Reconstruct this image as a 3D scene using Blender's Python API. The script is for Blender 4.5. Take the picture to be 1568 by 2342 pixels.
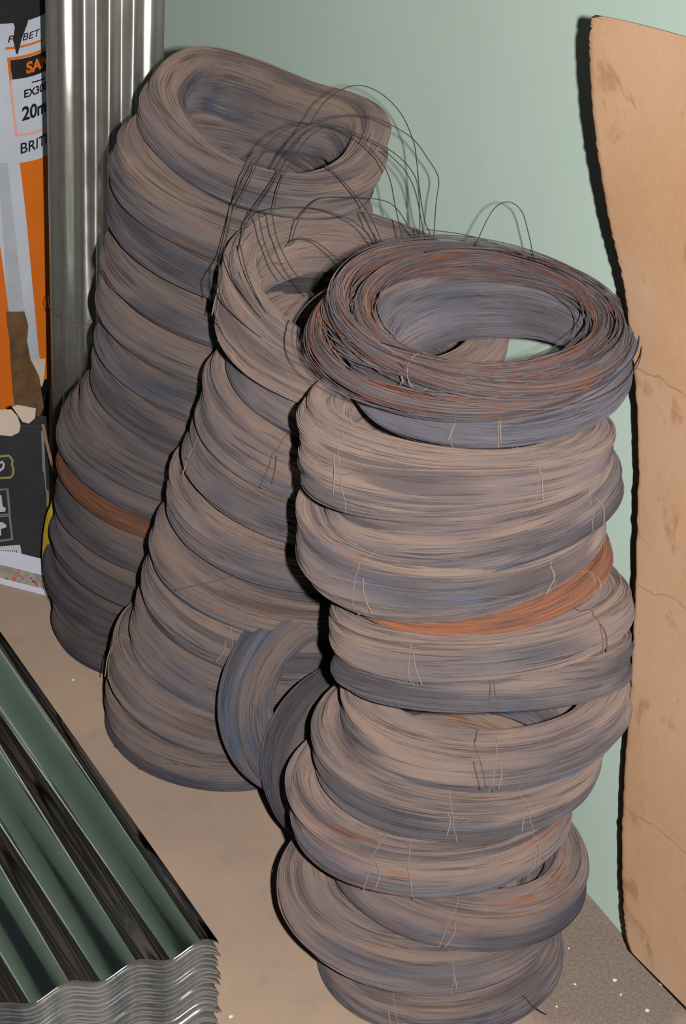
import bpy, math, random
import numpy as np
from mathutils import Vector, Matrix

# ------------------------------------------------------------------ start clean
for o in list(bpy.data.objects):
    bpy.data.objects.remove(o, do_unlink=True)
scene = bpy.context.scene
COL = scene.collection

# ------------------------------------------------------------------ camera
W, H, F = 1568, 2342, 5400.0
PITCH, ROLL = math.radians(30.0), math.radians(1.5)
CAM = np.array([0.0, 0.0, 1.71])
fw = np.array([0, math.cos(PITCH), -math.sin(PITCH)])
u0 = np.array([0, math.sin(PITCH), math.cos(PITCH)])
X0 = np.array([1.0, 0, 0])
RT = X0 * math.cos(ROLL) + u0 * math.sin(ROLL)
UP = u0 * math.cos(ROLL) - X0 * math.sin(ROLL)
cam_data = bpy.data.cameras.new('camera')
cam_data.sensor_fit = 'VERTICAL'
cam_data.sensor_height = 36.0
cam_data.lens = F / H * 36.0
cam_data.clip_start = 0.05
cam = bpy.data.objects.new('camera', cam_data)
COL.objects.link(cam)
m = Matrix.Identity(4)
for i in range(3):
    m[i][0] = RT[i]; m[i][1] = UP[i]; m[i][2] = -fw[i]; m[i][3] = CAM[i]
cam.matrix_world = m
scene.camera = cam

# ------------------------------------------------------------------ light and exposure
world = bpy.data.worlds.new('world'); scene.world = world
world.use_nodes = True
bg = world.node_tree.nodes['Background']
bg.inputs[0].default_value = (0.75, 0.85, 1.0, 1)
bg.inputs[1].default_value = 0.030
# the camera's own flash, a hand's width to the right of the lens
ld = bpy.data.lights.new('camera_flash', 'AREA')
ld.shape = 'RECTANGLE'; ld.size = 0.022; ld.size_y = 0.04
ld.energy = 70.0; ld.color = (1.0, 0.965, 0.93)
lo = bpy.data.objects.new('camera_flash', ld); COL.objects.link(lo)
fl_pos = CAM + RT * 0.115 + UP * 0.012 + fw * 0.02
mm = m.copy()
for i in range(3):
    mm[i][3] = fl_pos[i]
lo.matrix_world = mm
scene.view_settings.view_transform = 'Standard'
scene.view_settings.look = 'None'
scene.view_settings.exposure = 0.0
scene.view_settings.gamma = 1.0
scene.view_settings.use_curve_mapping = False

# ------------------------------------------------------------------ geometry of the place
def ray(px, py):
    d = fw + RT * ((px - W / 2) / F) - UP * ((py - H / 2) / F)
    return d                       # camera depth of CAM + d*z is z
def at_z(px, py, z):
    return CAM + ray(px, py) * z
def at_h(px, py, h=0.0):
    d = ray(px, py)
    return CAM + d * ((h - CAM[2]) / d[2])
WALL_A = at_h(1366, 2070, 0.0)
WALL_D = np.array([-0.430, 0.903, 0.0]); WALL_D /= np.linalg.norm(WALL_D)
WALL_N = np.array([-WALL_D[1], WALL_D[0], 0.0])       # into the room
ZUP = np.array([0, 0, 1.0])
SHEET_D = np.array([-0.469, 0.883, 0.0]); SHEET_D /= np.linalg.norm(SHEET_D)
SHEET_N = np.array([-SHEET_D[1], SHEET_D[0], 0.0])
def at_wall(px, py, off=0.0):
    d = ray(px, py); p0 = WALL_A + WALL_N * off
    t = np.dot(p0 - CAM, WALL_N) / np.dot(d, WALL_N)
    return CAM + d * t
def norm(v):
    return v / np.linalg.norm(v)

# ------------------------------------------------------------------ helpers
def np_mesh(name, V, quads, mat=None, uv=None, parent=None, smooth=True, loc=None):
    V = np.asarray(V, dtype=np.float32).reshape(-1, 3)
    q = np.asarray(quads, dtype=np.int32)
    k = q.shape[1]
    me = bpy.data.meshes.new(name)
    me.vertices.add(len(V))
    if loc is None and parent is None:
        loc = V.mean(axis=0); loc[2] = V[:, 2].min()
    off = np.array(loc if loc is not None else parent.location[:], dtype=np.float32) if (parent is None or loc is not None) else np.array(parent.location[:], dtype=np.float32)
    me.vertices.foreach_set('co', (V - off).ravel())
    me.loops.add(q.size); me.loops.foreach_set('vertex_index', q.ravel())
    me.polygons.add(len(q))
    me.polygons.foreach_set('loop_start', np.arange(0, q.size, k, dtype=np.int32))
    me.polygons.foreach_set('loop_total', np.full(len(q), k, dtype=np.int32))
    me.polygons.foreach_set('use_smooth', np.full(len(q), smooth, dtype=bool))
    if uv is not None:
        l = me.uv_layers.new(name='UVMap')
        l.data.foreach_set('uv', np.asarray(uv, dtype=np.float32).ravel())
    me.update(calc_edges=True)
    o = bpy.data.objects.new(name, me); COL.objects.link(o)
    if mat: me.materials.append(mat)
    if parent is not None:
        o.parent = parent
    else:
        o.location = off
    return o
def tag(o, label=None, cat=None, group=None, kind=None):
    if label: o['label'] = label
    if cat: o['category'] = cat
    if group: o['group'] = group
    if kind: o['kind'] = kind
    return o
def thing(name, loc, label, cat, group=None):
    o = bpy.data.objects.new(name, None); COL.objects.link(o)
    o.location = Vector([float(c) for c in loc]); o.empty_display_size = 0.03
    return tag(o, label, cat, group)

def catmull(P, n, closed=False):
    P = np.asarray(P, float); N = len(P); out = []
    segs = N if closed else N - 1
    for i in range(segs):
        if closed:
            p0, p1, p2, p3 = P[(i - 1) % N], P[i], P[(i + 1) % N], P[(i + 2) % N]
        else:
            p0, p1, p2, p3 = P[max(i - 1, 0)], P[i], P[i + 1], P[min(i + 2, N - 1)]
        for k in range(n):
            t = k / n
            out.append(0.5 * ((2 * p1) + (-p0 + p2) * t + (2 * p0 - 5 * p1 + 4 * p2 - p3) * t * t + (-p0 + 3 * p1 - 3 * p2 + p3) * t ** 3))
    if not closed: out.append(P[-1])
    return np.array(out)
def tube(P, r, sides=6, closed=False, taper=False):
    P = np.asarray(P, float); n = len(P)
    if closed: T = np.roll(P, -1, 0) - np.roll(P, 1, 0)
    else: T = np.gradient(P, axis=0)
    T /= np.linalg.norm(T, axis=1)[:, None] + 1e-12
    ref = np.array([0.31, 0.22, 0.92])
    A = np.cross(T, ref); A /= np.linalg.norm(A, axis=1)[:, None] + 1e-9
    B = np.cross(T, A)
    ang = np.arange(sides) * 2 * math.pi / sides
    V = P[:, None, :] + r * (np.cos(ang)[None, :, None] * A[:, None, :] + np.sin(ang)[None, :, None] * B[:, None, :])
    Q = []
    for i in range(n if closed else n - 1):
        j = (i + 1) % n
        for k in range(sides):
            l = (k + 1) % sides
            Q.append((i * sides + k, i * sides + l, j * sides + l, j * sides + k))
    V = V.reshape(-1, 3)
    if not closed:
        base = len(V)
        V = np.vstack([V, P[0], P[-1]])
        for k in range(sides):
            l = (k + 1) % sides
            Q.append((k, base, base, l) if False else (base, l, k, k))
    if not closed:
        Q = [q for q in Q if len(set(q)) == 4]
        for e, off in ((0, 0), (1, (n - 1) * sides)):
            if sides == 4:
                Q.append(tuple(off + k for k in range(4)))
            elif sides == 6:
                Q.append((off, off + 1, off + 2, off + 3)); Q.append((off, off + 3, off + 4, off + 5))
        V = V[:-2]
    return V, np.array(Q)
def wire_obj(name, P, r, mat, parent, sides=6, closed=False):
    V, Q = tube(P, r, sides, closed)
    return np_mesh(name, V, Q, mat, parent=parent)
def join(parts):
    Vs, Qs, b = [], [], 0
    for V, Q in parts:
        Vs.append(np.asarray(V)); Qs.append(np.asarray(Q) + b); b += len(V)
    return np.vstack(Vs), np.vstack(Qs)
def box(c0, ax, ay, az):
    c0, ax, ay, az = map(np.asarray, (c0, ax, ay, az))
    V = [c0, c0 + ax, c0 + ax + ay, c0 + ay, c0 + az, c0 + ax + az, c0 + ax + ay + az, c0 + ay + az]
    Q = [(0, 3, 2, 1), (4, 5, 6, 7), (0, 1, 5, 4), (1, 2, 6, 5), (2, 3, 7, 6), (3, 0, 4, 7)]
    return np.array(V), np.array(Q)
def bevel(o, w, seg=2):
    b = o.modifiers.new('bevel', 'BEVEL'); b.width = w; b.segments = seg; b.limit_method = 'ANGLE'
    return o

# ------------------------------------------------------------------ material helper
class NT:
    def __init__(s, name):
        s.m = bpy.data.materials.new(name); s.m.use_nodes = True
        s.t = s.m.node_tree; s.N = s.t.nodes; s.L = s.t.links
        s.b = s.N['Principled BSDF']
    def n(s, typ, **kw):
        x = s.N.new(typ)
        for k, v in kw.items():
            if isinstance(v, tuple) and k == 'ins': pass
            else: setattr(x, k, v)
        return x
    def link(s, a, b): s.L.new(a, b)
    def put(s, sock, v):
        if hasattr(v, 'is_linked') or hasattr(v, 'links'): s.L.new(v, sock)
        else: sock.default_value = v
    def math(s, op, a, b=0.0, clamp=False):
        x = s.n('ShaderNodeMath', operation=op, use_clamp=clamp); s.put(x.inputs[0], a); s.put(x.inputs[1], b); return x.outputs[0]
    def mix(s, f, a, b, mode='MIX'):
        x = s.n('ShaderNodeMix', data_type='RGBA', blend_type=mode); s.put(x.inputs[0], f); s.put(x.inputs[6], a); s.put(x.inputs[7], b); return x.outputs[2]
    def noise(s, vec, scale, detail=3, rough=0.55, w=None, dist=0.0):
        x = s.n('ShaderNodeTexNoise', noise_dimensions='4D' if w is not None else '3D')
        s.put(x.inputs['Vector'], vec); x.inputs['Scale'].default_value = scale; x.inputs['Detail'].default_value = detail
        x.inputs['Roughness'].default_value = rough; x.inputs['Distortion'].default_value = dist
        if w is not None: s.put(x.inputs['W'], w)
        return x.outputs[0]
    def ramp(s, f, lo, hi, a=0.0, b=1.0):
        x = s.n('ShaderNodeMapRange', interpolation_type='SMOOTHSTEP'); s.put(x.inputs[0], f)
        x.inputs[1].default_value = lo; x.inputs[2].default_value = hi; x.inputs[3].default_value = a; x.inputs[4].default_value = b
        return x.outputs[0]
    def comb(s, x_, y_, z_):
        x = s.n('ShaderNodeCombineXYZ'); s.put(x.inputs[0], x_); s.put(x.inputs[1], y_); s.put(x.inputs[2], z_); return x.outputs[0]
    def bump(s, h, dist, strength=1.0):
        x = s.n('ShaderNodeBump'); s.put(x.inputs['Height'], h); x.inputs['Distance'].default_value = dist; x.inputs['Strength'].default_value = strength
        s.link(x.outputs[0], s.b.inputs['Normal'])
    def obj(s): return s.n('ShaderNodeTexCoord').outputs['Object']
    def fin(s, col, rough=0.8, metal=0.0, spec=None):
        if metal == 0.0: s.b.inputs['Diffuse Roughness'].default_value = 0.9
        s.put(s.b.inputs['Base Color'], col); s.put(s.b.inputs['Roughness'], rough); s.put(s.b.inputs['Metallic'], metal)
        if spec is not None: s.b.inputs['Specular IOR Level'].default_value = spec
        return s.m
def lin(r, g, b):
    f = lambda c: (c / 255 / 12.92) if c / 255 <= 0.04045 else ((c / 255 + 0.055) / 1.055) ** 2.4
    return (f(r), f(g), f(b), 1.0)
def plain(name, rgb, rough=0.7, metal=0.0, nz=0.0, nscale=60):
    t = NT(name)
    if nz > 0:
        f = t.noise(t.obj(), nscale, 4)
        c = t.mix(t.ramp(f, 0.3, 0.7, 0, nz), lin(*rgb), lin(*[max(c * 0.55, 5) for c in rgb]))
        return t.fin(c, rough, metal)
    return t.fin(lin(*rgb), rough, metal)

# annealed wire: strands run along u, v goes round the bundle
def wire_material():
    t = NT('annealed_wire')
    uv = t.n('ShaderNodeUVMap').outputs[0]
    sp = t.n('ShaderNodeSeparateXYZ'); t.link(uv, sp.inputs[0])
    oi = t.n('ShaderNodeObjectInfo')
    oc = t.n('ShaderNodeSeparateColor'); t.link(oi.outputs['Color'], oc.inputs[0])
    rust_amt, tone_amt, dust_amt = oc.outputs[0], oc.outputs[1], oc.outputs[2]
    w = t.math('MULTIPLY', oi.outputs['Random'], 37.0)
    U = t.math('MULTIPLY', sp.outputs[0], 2 * math.pi)
    cu, su = t.math('COSINE', U), t.math('SINE', U)
    def vec(ku, kv):
        return t.comb(t.math('MULTIPLY', cu, ku), t.math('MULTIPLY', su, ku), t.math('MULTIPLY', sp.outputs[1], kv))
    band = t.noise(vec(0.55, 6.5), 1.0, 3, 0.55, w)             # broad layers of wire
    streak = t.noise(vec(0.8, 38.0), 1.0, 3, 0.65, w)         # bunches
    fine = t.noise(vec(1.7, 220.0), 1.0, 2, 0.6, w)           # single wires
    blot = t.noise(vec(1.0, 9.0), 1.0, 4, 0.6, t.math('ADD', w, 9.0))
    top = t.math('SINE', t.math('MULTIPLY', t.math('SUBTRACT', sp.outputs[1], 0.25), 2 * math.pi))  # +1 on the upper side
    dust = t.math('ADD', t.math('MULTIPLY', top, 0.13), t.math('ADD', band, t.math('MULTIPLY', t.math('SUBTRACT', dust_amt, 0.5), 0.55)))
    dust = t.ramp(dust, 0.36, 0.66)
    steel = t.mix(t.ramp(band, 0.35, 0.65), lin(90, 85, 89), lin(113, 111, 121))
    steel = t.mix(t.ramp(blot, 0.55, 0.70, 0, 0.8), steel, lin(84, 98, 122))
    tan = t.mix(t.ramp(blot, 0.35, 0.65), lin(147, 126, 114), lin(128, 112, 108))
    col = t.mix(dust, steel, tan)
    layer = t.noise(vec(0.6, 14.0), 1.0, 2, 0.5, t.math('ADD', w, 3.0))
    col = t.mix(t.ramp(layer, 0.46, 0.36, 0, 0.6), col, lin(64, 62, 70))
    dark = t.math('ADD', t.math('MULTIPLY', streak, 0.5), t.math('MULTIPLY', fine, 0.5))
    col = t.mix(t.ramp(dark, 0.49, 0.38, 0, 0.72), col, lin(58, 54, 57))
    col = t.mix(t.ramp(fine, 0.55, 0.75, 0, 0.22), col, lin(168, 152, 144))
    rv = t.noise(vec(1.1, 24.0), 1.0, 4, 0.7, t.math('ADD', w, 21.0))
    rthr = t.math('SUBTRACT', rv, t.math('SUBTRACT', 0.70, t.math('MULTIPLY', rust_amt, 0.38)))
    rm = t.ramp(rthr, 0.0, 0.14, 0, 0.8)
    rcol = t.mix(t.ramp(fine, 0.4, 0.62), lin(104, 72, 58), lin(164, 94, 54))
    col = t.mix(rm, col, rcol)
    col = t.mix(1.0, col, t.comb(tone_amt, tone_amt, tone_amt), 'MULTIPLY')
    t.bump(t.math('ADD', t.math('MULTIPLY', fine, 0.6), streak), 0.0025, 0.6)
    return t.fin(col, t.ramp(dust, 0, 1, 0.5, 0.8), 0.0, 0.35)
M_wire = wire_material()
M_tie = plain('tie_wire_grey', (140, 126, 118), 0.7, 0.0)
M_darkwire = plain('dark_wire', (52, 50, 50), 0.5, 0.2)
M_browntie = plain('tie_wire_brown', (112, 84, 70), 0.7, 0.1)

# ------------------------------------------------------------------ the room
def floor_material():
    t = NT('dusty_concrete_floor')
    co = t.obj()
    big = t.noise(co, 3.0, 5, 0.6); med = t.noise(co, 22.0, 5, 0.6); fine = t.noise(co, 260.0, 4, 0.7)
    c = t.mix(t.ramp(big, 0.35, 0.65), lin(170, 147, 128), lin(157, 137, 122))
    c = t.mix(t.ramp(med, 0.5, 0.72, 0, 0.3), c, lin(138, 122, 110))
    c = t.mix(t.ramp(fine, 0.55, 0.75, 0, 0.35), c, lin(180, 159, 140))
    # grey grit spilled by the foot of the wall
    vd = t.n('ShaderNodeVectorMath', operation='DISTANCE'); t.link(co, vd.inputs[0]); gp = at_h(1400, 2200, 0.0); vd.inputs[1].default_value = (gp[0], gp[1], 0)
    gr = t.math('ADD', vd.outputs['Value'], t.math('MULTIPLY', t.math('SUBTRACT', t.noise(co, 14.0, 4, 0.6), 0.5), 0.12))
    grit = t.mix(t.ramp(fine, 0.42, 0.6), lin(112, 101, 94), lin(134, 120, 110))
    c = t.mix(t.ramp(gr, 0.10, 0.15, 0.85, 0.0), c, grit)
    t.bump(t.math('ADD', fine, med), 0.0015, 0.4)
    return t.fin(c, 0.9, 0.0, 0.2)
def wall_material():
    t = NT('pale_green_paint')
    co = t.obj()
    big = t.noise(co, 1.5, 3); fine = t.noise(co, 120.0, 5, 0.6); mid = t.noise(co, 14.0, 4)
    c = t.mix(t.ramp(big, 0.3, 0.7), lin(166, 184, 174), lin(171, 189, 179))
    c = t.mix(t.ramp(mid, 0.5, 0.8, 0, 0.12), c, lin(150, 172, 160))
    t.bump(fine, 0.0003, 0.35)
    return t.fin(c, 0.55, 0.0, 0.4)
M_floor, M_wall = floor_material(), wall_material()
V, Q = box((-2.6, -1.2, -0.04), (5.0, 0, 0), (0, 7.5, 0), (0, 0, 0.04))
floor = np_mesh('floor', V, Q, M_floor, smooth=False, loc=(0, 0, 0)); tag(floor, kind='structure')
a = WALL_A - WALL_D * 1.3
V, Q = box(a, -WALL_N * 0.1, WALL_D * 5.5, ZUP * 2.7)
wall = np_mesh('wall_right', V, Q, M_wall, smooth=False); tag(wall, kind='structure')

V, Q = box((-2.6, 3.75, 0), (4.0, 0, 0), (0, 0.1, 0), (0, 0, 2.7))  # unseen wall, added so the corrugated sheets have lit green to reflect
wb = np_mesh('added_wall_back', V, Q, M_wall, smooth=False); tag(wb, kind='structure')

# ------------------------------------------------------------------ wire coils
def section(v, h, t, p=0.58):
    c, s = np.cos(v), np.sin(v)
    return t / 2 * np.sign(c) * np.abs(c) ** p, h / 2 * np.sign(s) * np.abs(s) ** p

def coil_build(frame, h, t, seed, nst=150, nseg=120, rw=0.00048, loose=False, spread=0.22, drift=0.35, groove=0.085, sub=None):
    """frame(u) -> centre, radial, up (arrays); returns verts, quads, uvs.  v measured from the underside."""
    rng = np.random.default_rng(seed)
    u = np.arange(nseg) * 2 * math.pi / nseg + math.pi / 2
    C, Rr, N, hm, tm = frame(u)
    ks = [2, 3, 5, 8, 11]; ph = rng.uniform(0, 6.28, len(ks)); am = np.array([0.5, 0.6, 0.8, 0.7, 0.45]) * groove
    dk = rng.integers(1, 3, len(ks)); dp = rng.uniform(0, 6.28, len(ks)); da = rng.uniform(0.2, 1.0, len(ks)) * drift * 2
    fp = rng.uniform(0, 6.28)
    def pos(U, Vv, shell):
        g = np.zeros(np.broadcast(U, Vv).shape)
        for k, p_, a_, m_, q_, d_ in zip(ks, ph, am, dk, dp, da):
            g = g + a_ * np.cos(k * Vv + p_ + d_ * np.sin(m_ * U + q_))
        cx, cz = section(Vv, h, t)
        return cx * (shell + g), cz * (shell + g)
    Vs, Qs, UVs, base = [], [], [], 0
    def add_grid(P, uu, vv, clos=True):
        nonlocal base
        n, k = P.shape[:2]
        i = np.arange(n); j = (i + 1) % n
        a_ = np.arange(k); b_ = (a_ + 1) % k
        q = np.stack([(i[:, None] * k + a_), (i[:, None] * k + b_), (j[:, None] * k + b_), (j[:, None] * k + a_)], -1).reshape(-1, 4) + base
        un = np.arange(n + 1) / n
        U4 = np.stack([un[:-1, None] + 0 * a_, un[:-1, None] + 0 * a_, un[1:, None] + 0 * a_, un[1:, None] + 0 * a_], -1)
        V4 = vv(i, a_, b_, j)
        UVs.append(np.stack([U4, V4], -1).reshape(-1, 2)); Vs.append(P.reshape(-1, 3)); Qs.append(q); base += n * k
    if not loose:
        nv = 72
        v = np.arange(nv) * 2 * math.pi / nv - math.pi / 2
        cx, cz = pos(u[:, None], v[None, :], 0.965)
        cx = cx * tm[:, None]; cz = cz * hm[:, None]
        P = C[:, None, :] + Rr[:, None, :] * cx[..., None] + N[:, None, :] * cz[..., None]
        add_grid(P, u, lambda i, a_, b_, j: np.broadcast_to(np.stack([a_, a_ + 1, a_ + 1, a_], -1)[None] / nv, (len(i), nv, 4)).astype(float))
    # the outer wires, one by one
    v0 = rng.uniform(0, 2 * math.pi, nst)
    for s_ in range(nst):
        a1, a2, a3 = rng.normal(0, 1, 3) * np.array([0.5, 0.3, 0.12]) * spread
        p1, p2, p3 = rng.uniform(0, 6.28, 3)
        vv = v0[s_] + a1 * np.sin(u + p1) + a2 * np.sin(2 * u + p2) + a3 * np.sin(5 * u + p3)
        if loose:
            rad = math.sqrt(rng.uniform(0.0, 1.15))
            cx, cz = pos(u, vv, 0)
            cx, cz = section(vv, h, t, 1.0)
            cl = s_ % 5
            ccx = np.array([-.75, -.25, .2, .55, .8])[cl] * t / 2 + 0.16 * t * np.cos(u + cl * 2.1) + 0.07 * t * np.cos(2 * u + cl)
            ccz = 0.45 * h * np.sin(u + cl * 1.7) + np.array([.35, .1, -.2, .25, -.3])[cl] * h
            stray = 1.0 if rng.uniform() < 0.86 else 2.3
            e1 = rng.normal() * 0.06 * t * stray
            cx = ccx + cx * rad * 0.28 * stray + e1 * np.cos(u + p2) ; cz = ccz + cz * rad * 0.42 + 0.12 * stray * h * rng.normal() * np.cos(u + p3)
        else:
            shell = 0.985 + rng.uniform(-0.025, 0.02) + 0.025 * np.sin(2 * u + p3) * rng.uniform(0, 1)
            cx, cz = pos(u, vv, shell)
        cx = cx * tm; cz = cz * hm
        Pc = C + Rr * cx[:, None] + N * cz[:, None]
        T = np.roll(Pc, -1, 0) - np.roll(Pc, 1, 0); T /= np.linalg.norm(T, axis=1)[:, None]
        A = np.cross(T, N); A /= np.linalg.norm(A, axis=1)[:, None]; B = np.cross(T, A)
        rr = rw * rng.uniform(0.85, 1.25)
        P = np.stack([Pc + A * rr, Pc + B * rr, Pc - A * rr, Pc - B * rr], 1)
        vt = (v0[s_] + math.pi / 2) / (2 * math.pi) % 1.0
        jit = rng.uniform(-0.02, 0.02)
        add_grid(P, u, lambda i, a_, b_, j: np.full((len(i), 4, 4), vt + jit))
    V_ = np.vstack(Vs); Q_ = np.vstack(Qs); UV = np.vstack(UVs)
    def surf(uu, vv, shell=1.05):
        """a point on the bundle's skin"""
        k = ((uu - math.pi / 2) / (2 * math.pi) * nseg) % nseg
        i = int(k) % nseg; j = (i + 1) % nseg; f = k - int(k)
        L = lambda A_: A_[i] * (1 - f) + A_[j] * f
        cx, cz = pos(np.array([uu]), np.array([vv]), shell)
        if loose: cx, cz = section(np.array([vv]), h * 1.1, t * 1.1, 1.0)
        return L(C) + L(Rr) * cx[0] * L(tm) + L(N) * cz[0] * L(hm)
    return V_, Q_, UV, surf

COILS = {}
def finish_coil(key, frame, h, t, seed, label, group, colr, ties, ends, centre, tie_mat=None, **kw):
    V_, Q_, UV, surf = coil_build(frame, h, t, seed, **kw)
    nV = norm(frame(np.array([0.0]))[2][0])
    root = thing('wire_coil', centre, label, 'wire coil', group)
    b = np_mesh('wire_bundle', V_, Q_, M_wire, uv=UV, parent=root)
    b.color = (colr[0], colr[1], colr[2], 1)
    rnd = random.Random(seed)
    for uu in ties:
        uu = math.radians(uu)
        pts = []
        sl = rnd.uniform(-0.08, 0.08)
        for k in range(28):
            vv = k / 28 * 2 * math.pi - math.pi / 2
            pts.append(surf(uu + sl * math.sin(vv), vv, 1.035))
        parts = [tube(pts, 0.00045, 6, closed=True)]
        p0 = surf(uu + sl, 0.25, 1.06); p1 = surf(uu + sl + 0.015, 0.0, 1.12); p2 = surf(uu + sl + rnd.uniform(-0.06, 0.06), -0.35, 1.16)
        parts.append(tube(catmull([p0, p1, p2], 5), 0.0007, 6))
        V2, Q2 = join(parts)
        np_mesh('tie_wire', V2, Q2, tie_mat or rnd.choice([M_tie, M_tie, M_tie, M_browntie]), parent=root)
    for (uu, vv, dv, ln) in ends:
        uu = math.radians(uu)
        pts = [surf(uu + 0.12 * k / 4 * ln, vv + dv * k / 4, 1.02 + 0.25 * max(0, k - 1.5) / 2.5 * abs(ln)) for k in range(5)]
        wire_obj('loose_wire_end', catmull(pts, 4), 0.0005, M_darkwire, root)
    COILS[key] = (root, surf)
    return root

def coil(key, cx, cy, a, b, rot, z, h, t, seed, label, group, col=(0.2, 1.0, 0.5), ties=(), ends=(), warp=(0, 0), ecc=(0, 0), hmod=(0.12, 180), floor_rest=False, flip=1, **kw):
    d = norm(ray(cx, cy)); C0 = at_z(cx, cy, z)
    if z is None or floor_rest:
        C0 = at_h(cx, cy, h / 2 + 0.003); z = float(np.dot(C0 - CAM, fw))
    r = math.radians(rot)
    e1 = RT * math.cos(r) - UP * math.sin(r); e1 = norm(e1 - d * np.dot(e1, d))
    e2 = norm(np.cross(e1, d)); e2 = e2 if np.dot(e2, UP * math.cos(r) + RT * math.sin(r)) > 0 else -e2
    el = math.asin(min(0.98, b / a))
    n = norm(-d * math.sin(el) + flip * e2 * math.cos(el)); y = norm(np.cross(n, e1))
    if np.dot(y, fw) < 0: y = -y
    Rm = a * z / F - t / 2
    def frame(u):
        rr = Rm * (1 + ecc[0] * np.cos(2 * (u - math.radians(ecc[1]))))
        zz = warp[0] * np.cos(2 * (u - math.radians(warp[1])))
        c, s = np.cos(u), np.sin(u)
        C = C0 + (rr * c)[:, None] * e1 + (rr * s)[:, None] * y + zz[:, None] * n
        Rr = c[:, None] * e1 + s[:, None] * y
        N = np.broadcast_to(n, C.shape)
        hm = 1 + hmod[0] * np.cos(u - math.radians(hmod[1]))
        return C, Rr, N, hm, np.ones(len(u))
    return finish_coil(key, frame, h, t, seed, label, group, col, ties, ends, C0 - n * h / 2, **kw)

def coil_free(key, pts, upv, seed, label, group, col, ties=(), ends=(), **kw):
    P = np.array([np.concatenate([at_z(p[0], p[1], p[2]), [p[3], p[4]]]) for p in pts])
    S = catmull(P, 20, closed=True); n = norm(np.array(upv)); L = len(S)
    cen = S[:, :3].mean(0)
    def frame(u):
        k = ((u + math.pi / 2) / (2 * math.pi) * 0 + (u - math.pi) / (2 * math.pi)) % 1.0 * L   # point 0 is the left end (u = 180 deg)
        i = k.astype(int) % L; j = (i + 1) % L; f = (k - np.floor(k))[:, None]
        A = S[i] * (1 - f) + S[j] * f
        T = S[(i + 2) % L][:, :3] - S[(i - 2) % L][:, :3]
        Rr = np.cross(T, n); Rr /= np.linalg.norm(Rr, axis=1)[:, None]
        sg = np.sign(np.sum(Rr * (A[:, :3] - cen), axis=1)); 
        Rr = Rr * (1 if sg.mean() > 0 else -1)
        return A[:, :3], Rr, np.broadcast_to(n, Rr.shape), A[:, 3], A[:, 4]
    return finish_coil(key, frame, 1.0, 1.0, seed, label, group, col, ties, ends, cen - n * 0.03, **kw)

GR, GM, GL = 'wire coils in the right-hand stack', 'wire coils in the middle stack', 'wire coils in the left-hand stack'
zR = lambda y: 2.25 + (y - 738) / (2170 - 738) * 0.32
zM = lambda y: 2.505 + (y - 700) / (1602 - 700) * 0.44
zL = lambda y: 2.64 + (y - 320) / (1392 - 320) * 0.54

# right stack, top to bottom: key, cx, cy, a, b, rot, h, t, colour(rust, tone, dust), ties, extras, label
RIGHT = [
 ('R1', 1082, 735, 362, 150, 5, .026, .046, (.62, .78, .2), (250,), dict(loose=True, nst=560, spread=.35, rw=.00055, hmod=(0, 0), ends=[(238, 1.2, -.5, 1.3)]),
  'loose rusty purple-brown ring of wire on top of the right-hand stack'),
 ('R2', 1122, 812, 325, 145, 0, .064, .040, (.25, .95, .18), (255, 273), dict(),
  'wire coil with a blue-black lower edge, directly under the loose rusty ring'),
 ('R3', 1040, 1000, 360, 112, 1, .060, .048, (.12, 1.08, .72), (226, 300), dict(hmod=(.3, 180)),
  'dusty coil jutting left below the coil with the blue-black edge'),
 ('R4', 1080, 1118, 336, 138, -9, .056, .048, (.12, 1.04, .52), (318,), dict(hmod=(.2, 180)),
  'wire coil tilted up to the right with its right end poking out at the wall'),
 ('R5', 1028, 1200, 350, 160, -4, .058, .046, (.2, 1.08, .62), (232, 308), dict(hmod=(.28, 180)),
  'wide pale coil bulging far left, resting on the thin orange coil'),
 ('R6', 1088, 1286, 308, 148, -7, .022, .03, (1.25, 1.02, .6), (325,), dict(nst=90),
  'thin bright orange rusty coil halfway down the right-hand stack'),
 ('R7', 1098, 1398, 342, 112, -5, .052, .046, (.12, 1.04, .6), (242, 318), dict(),
  'wire coil with a dark gap above it, under the thin orange coil'),
 ('R8', 1100, 1488, 346, 82, 1, .052, .046, (.16, 1.0, .52), (275,), dict(),
  'flat-lying coil with its lower edge over the see-through hole in the right-hand stack'),
 ('R9', 1110, 1600, 328, 158, -2, .054, .044, (.12, 1.06, .6), (268, 272), dict(),
  'wire coil whose open hole shows green wall, low in the right-hand stack'),
 ('R10', 1045, 1700, 332, 172, 3, .05, .046, (.16, 1.02, .52), (270, 300), dict(),
  'wire coil just under the one with the see-through hole'),
 ('R11', 985, 1820, 325, 180, 0, .056, .048, (.42, 1.0, .5), (245, 262, 315), dict(),
  'rust-streaked coil above the big lean near the bottom of the right-hand stack'),
 ('R12', 1055, 1950, 290, 170, 12, .054, .046, (.45, .9, .4), (270,), dict(),
  'reddish dark coil shading the exposed top of the coil beneath'),
 ('R13', 965, 2030, 318, 200, 5, .05, .062, (.35, .92, .5), (285,), dict(hmod=(0, 0)),
  'second coil from the floor in the right-hand stack, its dusty top bared at left'),
 ('R14', 1005, 2155, 275, 178, -1, .05, .048, (.22, .92, .5), (250,), dict(floor_rest=True, hmod=(0, 0), ends=[(310, .2, -.6, 1.5)]),
  'bottom coil of the right-hand stack, flat on the floor'),
]
for i, (k, cx, cy, a, b, rot, h, t, c, ties, ex, lab) in enumerate(RIGHT):
    coil(k, cx, cy, a, b, rot, zR(cy), h, t, 100 + i, lab, GR, c, ties, **ex)

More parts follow.
